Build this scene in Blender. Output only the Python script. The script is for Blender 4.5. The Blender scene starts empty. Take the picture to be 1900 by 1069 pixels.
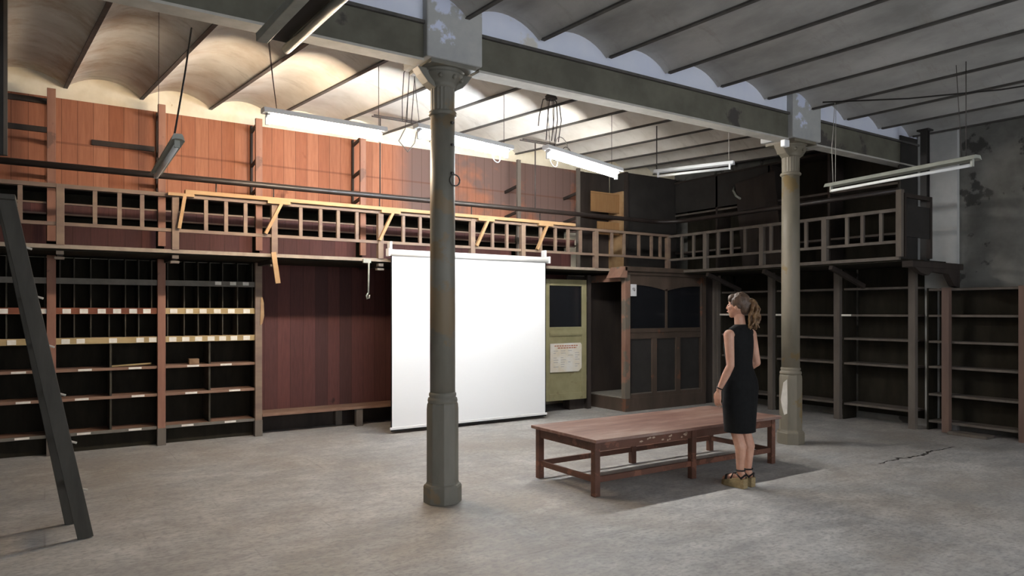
import bpy, bmesh, math, random
from mathutils import Vector, Matrix
random.seed(7)
S = bpy.context.scene
COL = S.collection
PI = math.pi

# ------------------------------------------------------------ camera, world, light
cd = bpy.data.cameras.new('camera'); cam = bpy.data.objects.new('camera', cd); COL.objects.link(cam)
cam.location = (0, 0, 1.56); cam.rotation_euler = (PI/2, 0, math.radians(-33.5))
cd.sensor_width = 36; cd.lens = 1310/1900*36; cd.shift_y = 42.5/1900; cd.clip_start = .05
S.camera = cam
S.view_settings.view_transform = 'Standard'; S.view_settings.look = 'None'
S.view_settings.exposure = 0.0; S.view_settings.gamma = 1; S.view_settings.use_curve_mapping = False
W = bpy.data.worlds.new('world'); S.world = W; W.use_nodes = True
bg = W.node_tree.nodes['Background']; bg.inputs[0].default_value = (.90, .94, 1.0, 1); bg.inputs[1].default_value = 5.7
TUBE = 300.0           # radiance of the lit fluorescent tubes
L_WARM = (1.0, .78, .56); L_COOL = (.78, .89, 1.0); L_NEUT = (1.0, .96, .90)
WINS = ((-1.0, 1.6), (2.6, 5.2), (6.2, 8.8))     # tall windows in the wall behind the camera
for a, b in WINS:
    ld = bpy.data.lights.new('daylight', 'AREA'); ld.shape = 'RECTANGLE'; ld.size = b-a; ld.size_y = 2.5
    ld.cycles.is_portal = True
    lo = bpy.data.objects.new('daylight', ld); COL.objects.link(lo)
    lo.location = ((a+b)/2, -2.68, 2.15); lo.rotation_euler = (PI/2, 0, PI)
S.cycles.max_bounces = 8; S.cycles.diffuse_bounces = 5; S.cycles.use_denoising = True
S.cycles.sample_clamp_indirect = 6

# ------------------------------------------------------------ materials
def rgb(h):
    h = h.lstrip('#'); v = [int(h[i:i+2], 16)/255 for i in (0, 2, 4)]
    return tuple(((c/12.92) if c <= .04045 else ((c+.055)/1.055)**2.4) for c in v)+(1,)
class NT:
    def __init__(s, name):
        s.m = bpy.data.materials.new(name); s.m.use_nodes = True; s.t = s.m.node_tree
        s.b = s.t.nodes['Principled BSDF']; s.co = s.t.nodes.new('ShaderNodeTexCoord')
    def n(s, k, **kw):
        x = s.t.nodes.new(k)
        for a, v in kw.items(): setattr(x, a, v)
        return x
    def l(s, a, b): s.t.links.new(a, b)
    def mapped(s, sc=(1, 1, 1)):
        m = s.n('ShaderNodeMapping'); m.inputs['Scale'].default_value = sc; s.l(s.co.outputs['Object'], m.inputs[0]); return m.outputs[0]
    def noise(s, scale, sc=(1, 1, 1), det=4, rough=.6, w=0.0):
        x = s.n('ShaderNodeTexNoise', noise_dimensions='4D'); x.inputs['Scale'].default_value = scale; x.inputs['Detail'].default_value = det
        x.inputs['Roughness'].default_value = rough; x.inputs['W'].default_value = w
        s.l(s.mapped(sc), x.inputs['Vector']); return x.outputs['Fac']
    def ramp(s, f, stops):
        r = s.n('ShaderNodeValToRGB'); e = r.color_ramp.elements
        while len(e) < len(stops): e.new(.5)
        for i, (p, c) in enumerate(stops): e[i].position = p; e[i].color = c if len(c) == 4 else c+(1,)
        s.l(f, r.inputs[0]); return r.outputs[0]
    def mix(s, f, a, b, mode='MIX'):
        x = s.n('ShaderNodeMix', data_type='RGBA', blend_type=mode)
        for i, v in ((0, f), (6, a), (7, b)):
            if hasattr(v, 'links'): s.l(v, x.inputs[i])
            else: x.inputs[i].default_value = v
        return x.outputs[2]
    def math(s, op, a, b=0.0, c=0.0):
        x = s.n('ShaderNodeMath', operation=op)
        for i, v in enumerate((a, b, c)):
            if hasattr(v, 'links'): s.l(v, x.inputs[i])
            else: x.inputs[i].default_value = v
        return x.outputs[0]
    def bump(s, h, st=.3, d=.01):
        b = s.n('ShaderNodeBump'); b.inputs['Strength'].default_value = st; b.inputs['Distance'].default_value = d
        s.l(h, b.inputs['Height']); s.l(b.outputs[0], s.b.inputs['Normal'])
    def done(s, col, rough=.7, metal=0.0, spec=.3):
        if hasattr(col, 'links'): s.l(col, s.b.inputs['Base Color'])
        else: s.b.inputs['Base Color'].default_value = col
        s.b.inputs['Roughness'].default_value = rough; s.b.inputs['Metallic'].default_value = metal
        s.b.inputs['Specular IOR Level'].default_value = spec
        return s.m
G0 = (0, 0, 0, 1); G1 = (1, 1, 1, 1)
def worn(name, c1, c2, c3=None, scale=6, st=(1, 1, 1), rough=.7, bump=.25, spec=.3, metal=0, lo=.35, hi=.65, patch=.62, pscale=2.5):
    t = NT(name); f = t.noise(scale, st)
    c = t.ramp(f, [(lo, rgb(c1)), (hi, rgb(c2))])
    if c3:
        g = t.ramp(t.noise(pscale, w=3.0, det=6), [(patch, G0), (patch+.03, G1)]); c = t.mix(g, c, rgb(c3))
    if bump: t.bump(f, bump, .01)
    return t.done(c, rough, metal, spec)
def planks(name, axis, width, cols, dark, rough=.75, grain=1.0, gap=.012, patchc=None, spec=.25, fade=None):
    """vertical boards: every board its own tone, fine grain along z, a dark joint"""
    t = NT(name); sp = t.n('ShaderNodeSeparateXYZ'); t.l(t.co.outputs['Object'], sp.inputs[0])
    u = t.math('DIVIDE', sp.outputs[axis], width); fl = t.math('FLOOR', u); fr = t.math('FRACT', u)
    wn = t.n('ShaderNodeTexWhiteNoise', noise_dimensions='1D'); t.l(fl, wn.inputs['W'])
    n = len(cols); base = t.ramp(wn.outputs['Value'], [(i/(n-1), rgb(c)) for i, c in enumerate(cols)])
    st = [9, 9, .7]; gr = t.noise(5*grain, tuple(st), det=5)
    c = t.mix(t.ramp(gr, [(.3, (.35,)*3), (.7, (0,)*3)]), base, rgb(dark))
    kn = t.ramp(t.noise(2.3, (1.6, 1.6, 1.1), w=5.0, det=3), [(.66, G0), (.74, (.8, .8, .8, 1))]); c = t.mix(kn, c, rgb(dark))
    if patchc:
        g = t.ramp(t.noise(1.1, w=9.0, det=5), [(.45, G0), (.6, G1)]); c = t.mix(g, c, rgb(patchc))
    if fade:   # boards of another, greyer batch beyond x = fade
        g = t.ramp(t.math('SUBTRACT', sp.outputs['X'], fade[0]), [(0, G0), (.35, G1)])
        g2 = t.math('MULTIPLY', g, t.ramp(t.noise(1.3, w=2.0), [(.40, (.25,)*3), (.5, G1)]))
        c = t.mix(g2, c, rgb(fade[1]))
    if fade:   # a butt joint runs along all the boards
        hz = t.math('LESS_THAN', t.math('ABSOLUTE', t.math('SUBTRACT', sp.outputs['Z'], 3.46)), .012)
        c = t.mix(t.math('MULTIPLY', hz, .45), c, rgb(dark))
    j = t.math('LESS_THAN', fr, gap/width*.5)
    c = t.mix(t.math('MULTIPLY', j, .55), c, rgb('#2a1710'))
    t.bump(t.math('SUBTRACT', 1.0, j), .5, .006)
    return t.done(c, rough, 0, spec)
M = {}
def mk():
    # floor: worn grey cement with stains, scratches and faint slab joints
    t = NT('worn_cement_floor')
    a = t.noise(.55, det=6, rough=.65); b = t.noise(3.2, (1, 2.2, 1), det=8, rough=.72, w=1.0); d = t.noise(22, (1, 1.6, 1), det=4, w=2.0)
    c = t.ramp(b, [(.27, rgb('#7d7c7c')), (.5, rgb('#a3a2a0')), (.72, rgb('#c3c1be'))])
    c = t.mix(t.ramp(a, [(.42, G0), (.64, (.55,)*3)]), c, rgb('#8f8273'))
    c = t.mix(t.ramp(t.noise(1.1, (.9, 1.1, 1), w=21.0, det=9, rough=.78), [(.5, G0), (.66, (.5,)*3)]), c, rgb('#cdcac5'))
    c = t.mix(t.ramp(t.noise(1.4, (1, .45, 1), w=6.0, det=7), [(.55, G0), (.72, (.6,)*3)]), c, rgb('#858383'))
    c = t.mix(t.ramp(d, [(.38, (.45,)*3), (.52, G0)]), c, rgb('#747475'))
    c = t.mix(t.ramp(t.noise(6.5, (1, 2.4, 1), w=31.0, det=8, rough=.75), [(.54, G0), (.66, (.26,)*3)]), c, rgb('#6d6c6d'))
    c = t.mix(t.ramp(t.noise(9, (1, 1, 1), w=8.0, det=3), [(.68, G0), (.74, (.5,)*3)]), c, rgb('#c6c2bb'))
    br = t.n('ShaderNodeTexBrick'); t.l(t.mapped(), br.inputs['Vector']); br.inputs['Scale'].default_value = 1.0
    br.inputs['Brick Width'].default_value = 1.15; br.inputs['Row Height'].default_value = .62; br.inputs['Mortar Size'].default_value = .006
    br.offset = .5
    br.inputs['Color1'].default_value = G0; br.inputs['Color2'].default_value = G0; br.inputs['Mortar'].default_value = G1
    m = t.math('MULTIPLY', br.outputs['Fac'], t.ramp(t.noise(2.0, w=4.0), [(.45, G0), (.7, (.4,)*3)]))
    c = t.mix(m, c, rgb('#57534f'))
    # one long ragged crack across the slabs on the right
    sp = t.n('ShaderNodeSeparateXYZ'); t.l(t.co.outputs['Object'], sp.inputs[0])
    wob = t.math('MULTIPLY', t.math('SUBTRACT', t.noise(3.0, w=11.0, det=6), .5), .35)
    yy = t.math('ABSOLUTE', t.math('SUBTRACT', t.math('ADD', sp.outputs['Y'], wob), 3.95))
    cr = t.math('MULTIPLY', t.math('LESS_THAN', yy, .012), t.math('MULTIPLY', t.math('GREATER_THAN', sp.outputs['X'], 7.1), t.math('LESS_THAN', sp.outputs['X'], 8.7)))
    c = t.mix(cr, c, rgb('#2e2b29'))
    t.bump(b, .25, .012); r = t.ramp(b, [(.3, (.45,)*3), (.7, (.75,)*3)])
    mm = t.done(c, .6, 0, .35); t.l(r, t.b.inputs['Roughness']); M['floor'] = mm
    # vault plaster with brown damp stains, strongest over the left end
    t = NT('stained_vault_plaster'); sp = t.n('ShaderNodeSeparateXYZ'); t.l(t.co.outputs['Object'], sp.inputs[0])
    b = t.noise(3, (1, 1, 1), det=6); c = t.ramp(b, [(.3, rgb('#cbc6bc')), (.7, rgb('#e2dfd8'))])
    g = t.ramp(sp.outputs['X'], [(0, (1, 1, 1)), (1, (.0,)*3)])
    side = t.n('ShaderNodeMapRange'); t.l(sp.outputs['X'], side.inputs[0]); side.inputs[1].default_value = -.5; side.inputs[2].default_value = 3.4; side.inputs[3].default_value = 1; side.inputs[4].default_value = 0
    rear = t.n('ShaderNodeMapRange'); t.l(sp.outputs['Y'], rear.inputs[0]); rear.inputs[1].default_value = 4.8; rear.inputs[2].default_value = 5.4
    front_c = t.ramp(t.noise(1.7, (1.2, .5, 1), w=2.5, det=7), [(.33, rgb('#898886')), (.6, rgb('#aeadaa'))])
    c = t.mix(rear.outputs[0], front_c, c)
    st = t.ramp(t.noise(1.15, (1, 1.3, 1), w=7.0, det=7, rough=.7), [(.48, G0), (.64, (.8,)*3)])
    st = t.math('MULTIPLY', t.math('MULTIPLY', st, side.outputs[0]), rear.outputs[0])
    c = t.mix(st, c, rgb('#a3825e'))
    st2 = t.ramp(t.noise(2.6, (.5, 2.4, 1), w=12.0, det=7, rough=.75), [(.55, G0), (.68, (.3,)*3)])
    c = t.mix(st2, c, rgb('#75695c'))
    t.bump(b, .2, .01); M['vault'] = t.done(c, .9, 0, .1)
    M['rib'] = worn('dark_painted_rib', '#454341', '#575451', scale=8, rough=.6)
    M['girder'] = worn('grey_green_girder_paint', '#57554b', '#69675b', '#474340', scale=3, rough=.75, patch=.60, pscale=1.6)
    M['soffit'] = worn('grey_girder_soffit', '#a8a59c', '#b9b6ae', scale=6, rough=.8)
    M['blue'] = worn('pale_blue_limewash', '#d3d9ea', '#dfe3ee', '#cfccc4', scale=2, rough=.9, patch=.66, pscale=1.1)
    M['impost'] = worn('patchy_grey_limewash', '#9a9c9c', '#b0b0ac', '#c6cde0', scale=3, rough=.9, patch=.52, pscale=3.2)
    M['column'] = worn('weathered_column_paint', '#66645b', '#77746a', '#786a55', scale=4, st=(1, 1, .35), rough=.55, patch=.56, pscale=2.2, spec=.4)
    M['column2'] = worn('pale_column_paint', '#6b6557', '#7d7566', '#7a6848', scale=4, st=(1, 1, .35), rough=.55, patch=.60, pscale=2.6, spec=.4)
    M['white_patch'] = worn('bare_white_patch', '#b9b4ac', '#cfcac2', scale=9)
    M['plaster'] = worn('cream_wall_plaster', '#d8cdb4', '#e8dfca', '#b59c77', scale=4, rough=.9, patch=.64, pscale=3)
    M['greywall'] = worn('flaking_grey_wall', '#5d5c58', '#7b7a75', '#43423f', scale=2.2, rough=.95, patch=.55, pscale=2.2)
    M['greywall2'] = worn('flaking_grey_wall_light', '#6e6e6b', '#878784', '#5a5a56', scale=3, rough=.95, patch=.6, pscale=3.5)
    M['pilaster'] = worn('pale_pilaster_paint', '#a5a5a3', '#b7b7b4', scale=3, rough=.9)
    M['redwood'] = planks('reddish_pine_boards', 'X', .155, ['#965f46', '#a36b51', '#9d654b', '#a97257', '#986148'], '#5e3626', fade=(4.15, '#6b5650'))
    M['darkred'] = planks('dark_red_boards', 'X', .17, ['#492f2d', '#5c3936', '#523431', '#653e3a'], '#2a1c1b', grain=1.3)
    M['post'] = worn('brown_painted_post', '#80594a', '#936b59', '#6f5348', scale=7, st=(1, 1, .2), rough=.65)
    M['frontpost'] = worn('faded_brown_post', '#624f47', '#735c50', '#6b4438', scale=5, st=(1, 1, .2), rough=.7)
    M['rail'] = worn('grey_brown_rail_paint', '#6f5d53', '#83705f', scale=7, st=(.3, 1, 1), rough=.65)
    M['deck'] = worn('pale_deck_edge', '#86796c', '#978b7c', scale=8, rough=.7)
    M['pipe'] = worn('dark_iron_handrail', '#1f1a18', '#2a211e', scale=6, rough=.42, spec=.5)
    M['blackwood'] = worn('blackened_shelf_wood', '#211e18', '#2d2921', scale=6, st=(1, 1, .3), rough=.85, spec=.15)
    M['darkwood'] = worn('dark_brown_wood', '#2b2522', '#3a322d', scale=5, st=(1, 1, .25), rough=.75)
    M['divider'] = worn('dusty_dark_divider', '#3c3932', '#4a463e', scale=7, rough=.9, spec=.1)
    M['greywood'] = worn('dusty_grey_wood', '#57504a', '#6a625a', scale=6, st=(1, 1, .25), rough=.8)
    M['shelf'] = worn('dusty_brown_shelf', '#75584a', '#8c705e', scale=8, st=(.3, 1, 1), rough=.8)
    M['shelf_tan'] = worn('tan_shelf_edge', '#a08a62', '#b39d74', scale=8, st=(.3, 1, 1), rough=.8)
    M['shelf_brown'] = worn('brown_shelf_edge', '#6e4130', '#84523c', scale=8, st=(.3, 1, 1), rough=.8)
    M['shelf_grey'] = worn('grey_shelf_edge', '#66625a', '#757068', scale=8, rough=.8)
    M['yellowpine'] = worn('fresh_yellow_pine', '#967654', '#a88a66', scale=7, st=(.2, 1, 1), rough=.7)
    M['orangepine'] = planks('orange_pine_box', 'Z', .3, ['#94704a', '#a27d55'], '#6b4a2c')
    M['card'] = worn('white_paper_label', '#d8d2c6', '#e8e3da', scale=20, bump=0)
    M['paper'] = worn('white_notice_paper', '#cfcfd0', '#dededf', scale=20, bump=0)
    M['oldpaper'] = worn('yellowed_poster_paper', '#cfc3ac', '#d8d5cf', scale=5, bump=0)
    M['ink'] = NT('black_ink').done(rgb('#2a2a2c'), .8); M['redink'] = NT('faded_red_ink').done(rgb('#a8705a'), .8)
    M['greyink'] = NT('faded_grey_ink').done(rgb('#9c9c9a'), .8)
    M['screen'] = NT('white_projection_fabric').done((.86, .87, .88, 1), .9, 0, .1)
    M['screen_metal'] = NT('white_screen_housing').done((.8, .8, .8, 1), .4)
    M['black'] = NT('black_plastic').done(rgb('#141415'), .5)
    M['fixture'] = worn('grey_enamelled_fixture', '#8b8d84', '#9b9c92', scale=9, rough=.45, spec=.4, bump=.05)
    M['fixture_w'] = NT('white_enamelled_fixture').done((.8, .82, .84, 1), .4)
    M['deadtube'] = NT('unlit_milky_tube').done((.82, .83, .82, 1), .2, 0, .5)
    M['cable'] = NT('black_cable').done(rgb('#262321'), .6); M['wcable'] = NT('pale_cable').done(rgb('#a9a49c'), .6)
    M['rod'] = NT('dark_iron_rod').done(rgb('#3a3331'), .6)
    M['door'] = worn('olive_painted_door', '#827c5c', '#928b6b', '#7c6f52', scale=4, rough=.6, patch=.6)
    M['booth'] = worn('dark_varnished_booth', '#453b33', '#564940', '#6a4a3a', scale=4, st=(1, 1, .3), rough=.5, patch=.62)
    M['boothpost'] = worn('worn_booth_edge', '#7d5d4f', '#8f7060', '#6a6258', scale=5, st=(1, 1, .3), rough=.55, patch=.5)
    M['boothpanel'] = worn('dark_booth_panel', '#2c2a28', '#353230', scale=4, rough=.6)
    t = NT('dusty_dark_glass'); t.done(rgb('#1c1d20'), .12, 0, .5); M['glass'] = t.m
    M['boothfloor'] = worn('dusty_booth_floor', '#807c74', '#948f86', scale=6)
    t = NT('worn_red_brown_tabletop')
    a = t.noise(3, (.35, 1.6, 1), det=7, rough=.7); b = t.noise(9, (.25, 1.5, 1), w=3.0, det=5)
    c = t.ramp(a, [(.3, rgb('#5f4038')), (.5, rgb('#836459')), (.68, rgb('#a08d82'))])
    c = t.mix(t.ramp(b, [(.3, (.5,)*3), (.55, G0)]), c, rgb('#553830')); t.bump(b, .3, .004)
    M['tabletop'] = t.done(c, .5, 0, .4)
    M['tablewood'] = worn('worn_red_brown_wood', '#503529', '#684537', '#7a5140', scale=6, st=(.4, 1, 1), rough=.5, patch=.57, pscale=6, spec=.4)
    M['chip'] = worn('paint_chips', '#a08a78', '#bba893', scale=9)
    M['ladder'] = worn('grey_weathered_ladder', '#3d3b36', '#504d47', scale=6, st=(1, 1, .2), rough=.75)
    M['tip'] = NT('pale_metal_tip').done(rgb('#b0aba0'), .5)
    M['cardboard'] = worn('brown_cardboard', '#7a6048', '#8f7459', scale=9)
    t = NT('skin'); f = t.noise(14, det=3); c = t.ramp(f, [(.3, rgb('#b98a74')), (.7, rgb('#c99d87'))]); t.done(c, .5, 0, .35)
    t.b.inputs['Subsurface Weight'].default_value = .12; t.b.inputs['Subsurface Radius'].default_value = (.012, .005, .003); M['skin'] = t.m
    M['dress'] = worn('black_dress_cloth', '#101011', '#161617', scale=30, rough=.85, bump=.1, spec=.2)
    t = NT('light_brown_hair'); f = t.noise(40, (1, 1, .25), det=4); c = t.ramp(f, [(.3, rgb('#3d2c20')), (.5, rgb('#6b5138')), (.7, rgb('#9a7d57'))]); t.bump(f, .8, .01); M['hair'] = t.done(c, .5, 0, .4)
    t = NT('brown_hair_crown'); f = t.noise(45, (1, 1, .3), det=4); c = t.ramp(f, [(.3, rgb('#33261f')), (.7, rgb('#6a5545'))]); t.bump(f, .7, .008); M['hair2'] = t.done(c, .5, 0, .4)
    M['strap'] = NT('black_leather').done(rgb('#17110f'), .5); M['cork'] = worn('tan_cork_sole', '#857252', '#9c8965', scale=40, rough=.85)
    M['eye'] = NT('brown_eye').done(rgb('#3b2a22'), .2); M['lips'] = NT('lips').done(rgb('#a5605a'), .4)
    for k, c, s in (('warm', L_WARM, 1.0), ('cool', L_COOL, 1.0), ('neut', L_NEUT, 1.1)):
        t = NT('lit_tube_'+k); t.b.inputs['Base Color'].default_value = (.8, .8, .8, 1)
        t.b.inputs['Emission Color'].default_value = c+(1,); t.b.inputs['Emission Strength'].default_value = TUBE*s; M['lit_'+k] = t.m
mk()

# ------------------------------------------------------------ mesh helpers
class MB:
    def __init__(s): s.v = []; s.f = []; s.mi = []; s.sm = []
    def add(s, vs, fs, mi=0, smooth=False):
        o = len(s.v); s.v += [tuple(v) for v in vs]; s.f += [tuple(i+o for i in f) for f in fs]; s.mi += [mi]*len(fs); s.sm += [smooth]*len(fs); return s
    def box(s, x0, x1, y0, y1, z0, z1, mi=0, mat=None):
        vs = [Vector((x, y, z)) for z in (z0, z1) for y in (y0, y1) for x in (x0, x1)]
        if mat: vs = [mat @ v for v in vs]
        return s.add(vs, [(0, 2, 3, 1), (4, 5, 7, 6), (0, 1, 5, 4), (2, 6, 7, 3), (0, 4, 6, 2), (1, 3, 7, 5)], mi)
    def beam(s, p, q, w, h, up=(0, 0, 1), mi=0):
        """rectangular bar from p to q, w across, h along the up side"""
        p = Vector(p); q = Vector(q); d = (q-p).normalized(); u = Vector(up); sd = d.cross(u)
        if sd.length < 1e-4: sd = d.cross(Vector((0, 1, 0)))
        sd.normalize(); u = sd.cross(d).normalized()
        vs = [c+sd*a*w/2+u*b*h/2 for c in (p, q) for a, b in ((-1, -1), (1, -1), (1, 1), (-1, 1))]
        return s.add(vs, [(3, 2, 1, 0), (4, 5, 6, 7), (0, 1, 5, 4), (1, 2, 6, 5), (2, 3, 7, 6), (3, 0, 4, 7)], mi)
    def tube(s, pts, r, n=8, mi=0, r2=None):
        pts = [Vector(p) for p in pts]; rings = []
        prev = None
        for i, p in enumerate(pts):
            d = (pts[min(i+1, len(pts)-1)]-pts[max(i-1, 0)]).normalized()
            a = prev if prev is not None else (Vector((0, 0, 1)) if abs(d.z) < .9 else Vector((1, 0, 0)))
            e1 = d.cross(a).normalized(); e2 = e1.cross(d).normalized(); prev = e2
            rr = r if r2 is None else r+(r2-r)*i/(len(pts)-1)
            rings.append([p+(e1*math.cos(2*PI*k/n)+e2*math.sin(2*PI*k/n))*rr for k in range(n)])
        vs = [v for rg in rings for v in rg]; fs = []
        for i in range(len(pts)-1):
            for k in range(n): fs.append((i*n+k, i*n+(k+1) % n, (i+1)*n+(k+1) % n, (i+1)*n+k))
        s.add(vs, fs, mi, True)
        o = len(s.v)-len(vs); m = len(pts)-1
        s.f += [tuple(o+k for k in range(n))[::-1], tuple(o+m*n+k for k in range(n))]; s.mi += [mi, mi]; s.sm += [False, False]; return s
    def lathe(s, cx, cy, prof, n=32, mi=0, smooth=True, rot=0.0, flute=None):
        vs = []; fs = []
        for r, z in prof:
            for k in range(n):
                a = 2*PI*k/n+rot; rr = r
                if flute and flute[0] <= z <= flute[1]: rr = r*(1-.045*(k % 2))
                vs.append((cx+rr*math.cos(a), cy+rr*math.sin(a), z))
        for i in range(len(prof)-1):
            for k in range(n): fs.append((i*n+k, i*n+(k+1) % n, (i+1)*n+(k+1) % n, (i+1)*n+k))
        s.add(vs, fs, mi, smooth)
        o = len(s.v)-len(vs); m = len(prof)-1
        s.f += [tuple(o+k for k in range(n))[::-1], tuple(o+m*n+k for k in range(n))]; s.mi += [mi, mi]; s.sm += [False, False]; return s
    def prism(s, pts2, y0, y1, axis='Y', mi=0):
        """closed outline extruded: axis Y -> outline in XZ; axis X -> outline in YZ; axis Z -> outline in XY"""
        def P(a, b, t): return {'Y': (a, t, b), 'X': (t, a, b), 'Z': (a, b, t)}[axis]
        n = len(pts2); vs = [P(a, b, y0) for a, b in pts2]+[P(a, b, y1) for a, b in pts2]
        return s.add(vs, [tuple(range(n)), tuple(range(2*n-1, n-1, -1))]+[(i, i+n, (i+1) % n+n, (i+1) % n) for i in range(n)], mi)
    def ell(s, c, r, mat=None, nu=14, nv=9, mi=0):
        vs = []; c = Vector(c)
        for j in range(nv+1):
            t = PI*j/nv
            for i in range(nu):
                a = 2*PI*i/nu; v = Vector((r[0]*math.sin(t)*math.cos(a), r[1]*math.sin(t)*math.sin(a), r[2]*math.cos(t)))
                if mat: v = mat @ v
                vs.append(c+v)
        fs = [(j*nu+i, (j+1)*nu+i, (j+1)*nu+(i+1) % nu, j*nu+(i+1) % nu) for j in range(nv) for i in range(nu)]
        return s.add(vs, fs, mi, True)
    def caps(s, p, q, r1, r2, n=12):
        p = Vector(p); q = Vector(q); d = q-p; L = d.length; d.normalize()
        a = Vector((0, 0, 1)) if abs(d.z) < .9 else Vector((1, 0, 0)); e1 = d.cross(a).normalized(); e2 = d.cross(e1).normalized()
        rings = [(-r1, .02*r1)]+[(-r1*math.cos(t), r1*math.sin(t)) for t in (.4, .8, 1.2)]+[(0, r1), (L, r2)]+[(L+r2*math.sin(t), r2*math.cos(t)) for t in (.4, .8, 1.2)]+[(L+r2, .02*r2)]
        vs = [p+d*h+(e1*math.cos(2*PI*k/n)+e2*math.sin(2*PI*k/n))*r for h, r in rings for k in range(n)]
        m = len(rings); fs = [(i*n+k, i*n+(k+1) % n, (i+1)*n+(k+1) % n, (i+1)*n+k) for i in range(m-1) for k in range(n)]
        fs += [tuple(range(n))[::-1], tuple((m-1)*n+k for k in range(n))]
        return s.add(vs, fs, 0, True)
    def loft(s, rings, mi=0, close=True, smooth=True):
        n = len(rings[0]); vs = [v for r in rings for v in r]
        fs = [(i*n+k, i*n+(k+1) % n, (i+1)*n+(k+1) % n, (i+1)*n+k) for i in range(len(rings)-1) for k in range(n)]
        s.add(vs, fs, mi, smooth)
        if close:
            o = len(s.v)-len(vs); m = len(rings)-1
            s.f += [tuple(o+k for k in range(n))[::-1], tuple(o+m*n+k for k in range(n))]; s.mi += [mi, mi]; s.sm += [False, False]
        return s
def wpos(o):
    p = Vector((0, 0, 0))
    while o is not None: p += o.location; o = o.parent
    return p
def build(name, mb, mats, parent=None, bevel=0.0, origin=None):
    """link the collected shapes as one mesh; coordinates are given in the room's frame"""
    off = wpos(parent) if parent is not None else Vector((0, 0, 0))
    o0 = Vector(origin) if origin is not None else off
    me = bpy.data.meshes.new(name); me.from_pydata([tuple(Vector(v)-o0) for v in mb.v], [], mb.f)
    for i, p in enumerate(me.polygons): p.material_index = mb.mi[i]; p.use_smooth = mb.sm[i]
    for m in (mats if isinstance(mats, (list, tuple)) else [mats]): me.materials.append(M[m] if isinstance(m, str) else m)
    bm = bmesh.new(); bm.from_mesh(me); bmesh.ops.recalc_face_normals(bm, faces=bm.faces); bm.to_mesh(me); bm.free()
    o = bpy.data.objects.new(name, me); COL.objects.link(o); o.parent = parent; o.location = o0-off
    if bevel:
        b = o.modifiers.new('bevel', 'BEVEL'); b.width = bevel; b.segments = 2; b.limit_method = 'ANGLE'
    return o
def tag(o, label, cat, group=None):
    o['label'] = label; o['category'] = cat
    if group: o['group'] = group
    return o
def thing(name, label, cat, loc, group=None, rz=0):
    o = bpy.data.objects.new(name, None); COL.objects.link(o); o.location = loc; o.rotation_euler = (0, 0, rz); o.empty_display_size = .1
    return tag(o, label, cat, group)
def struct(name, mb, mats, parent=None, bevel=0):
    o = build(name, mb, mats, parent, bevel)
    if parent is None: o['kind'] = 'structure'
    return o

# ------------------------------------------------------------ the room
XL, XR, YF, YB = -2.7, 10.0, -2.6, 9.5
struct('floor', MB().box(XL-.2, XR+.2, YF-.2, YB+.2, -.2, 0), 'floor')
struct('wall_back', MB().box(XL-.2, XR+.2, YB, YB+.2, 0, 4.5), 'plaster')
struct('wall_left', MB().box(XL-.2, XL, YF, YB, 0, 4.5), 'greywall2')
struct('wall_right', MB().box(XR, XR+.2, YF, YB, 0, 4.5), 'greywall')
mb = MB(); xs = [XL]+[v for w in WINS for v in w]+[XR]
for i in range(0, len(xs), 2): mb.box(xs[i], xs[i+1], YF-.2, YF, 0, 4.5)
for a, b in WINS: mb.box(a, b, YF-.2, YF, 0, .9); mb.box(a, b, YF-.2, YF, 3.4, 4.5)
struct('wall_front', mb, 'greywall2')
for i, (a, b) in enumerate(WINS):
    mb = MB()
    for x in (a, (a+b)/2-.025, b-.05): mb.box(x, x+.05, YF-.12, YF-.06, .9, 3.4)
    for z in (.9, 2.5, 3.35): mb.box(a, b, YF-.12, YF-.06, z, z+.05)
    struct('window_%d' % (i+1), mb, 'greywood')
# vaults: barrel vaults between ribs, all running from the back wall to the front
PITCH = .77
def rx(k, y): return .2+PITCH*k-.07*(y-9.45)
def rz(y): return 3.89 if y < 4.9 else 3.89+.042*(y-4.9)
mb = MB(); KS = range(-5, 15); NA = 12
ys = [YF-.1, 0, 2.5, 4.9, 5.14, 7.3, YB+.05]
for k in KS:
    vs = []
    for y in ys:
        for i in range(NA+1):
            u = i/NA*2-1
            a, b = rx(k, y), rx(k+1, y); R = (.25*PITCH**2+.15**2)/(2*.15)
            vs.append(((a+b)/2+u*PITCH/2, y, rz(y)+.02+math.sqrt(R*R-(u*PITCH/2)**2)-(R-.15)))
    n = NA+1
    mb.add(vs, [(j*n+i, j*n+i+1, (j+1)*n+i+1, (j+1)*n+i) for j in range(len(ys)-1) for i in range(NA)], 0, True)
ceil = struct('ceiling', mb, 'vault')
struct('trim_1', MB().box(XL-.2, XR+.2, YF-.2, YB+.2, 4.5, 4.7), 'greywall2')   # the slab above the vaults
for k in range(-4, 15):
    mb = MB()
    for y0, y1 in ((YF, 4.95), (5.25, YB)):
        a = (rx(k, y0), y0, rz(y0)+.03); b = (rx(k, y1), y1, rz(y1)+.03)
        mb.beam(a, b, .022, .04); mb.beam((a[0], a[1], a[2]-.02), (b[0], b[1], b[2]-.02), .04, .008)
    build('rib', mb, 'rib', ceil)
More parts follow.
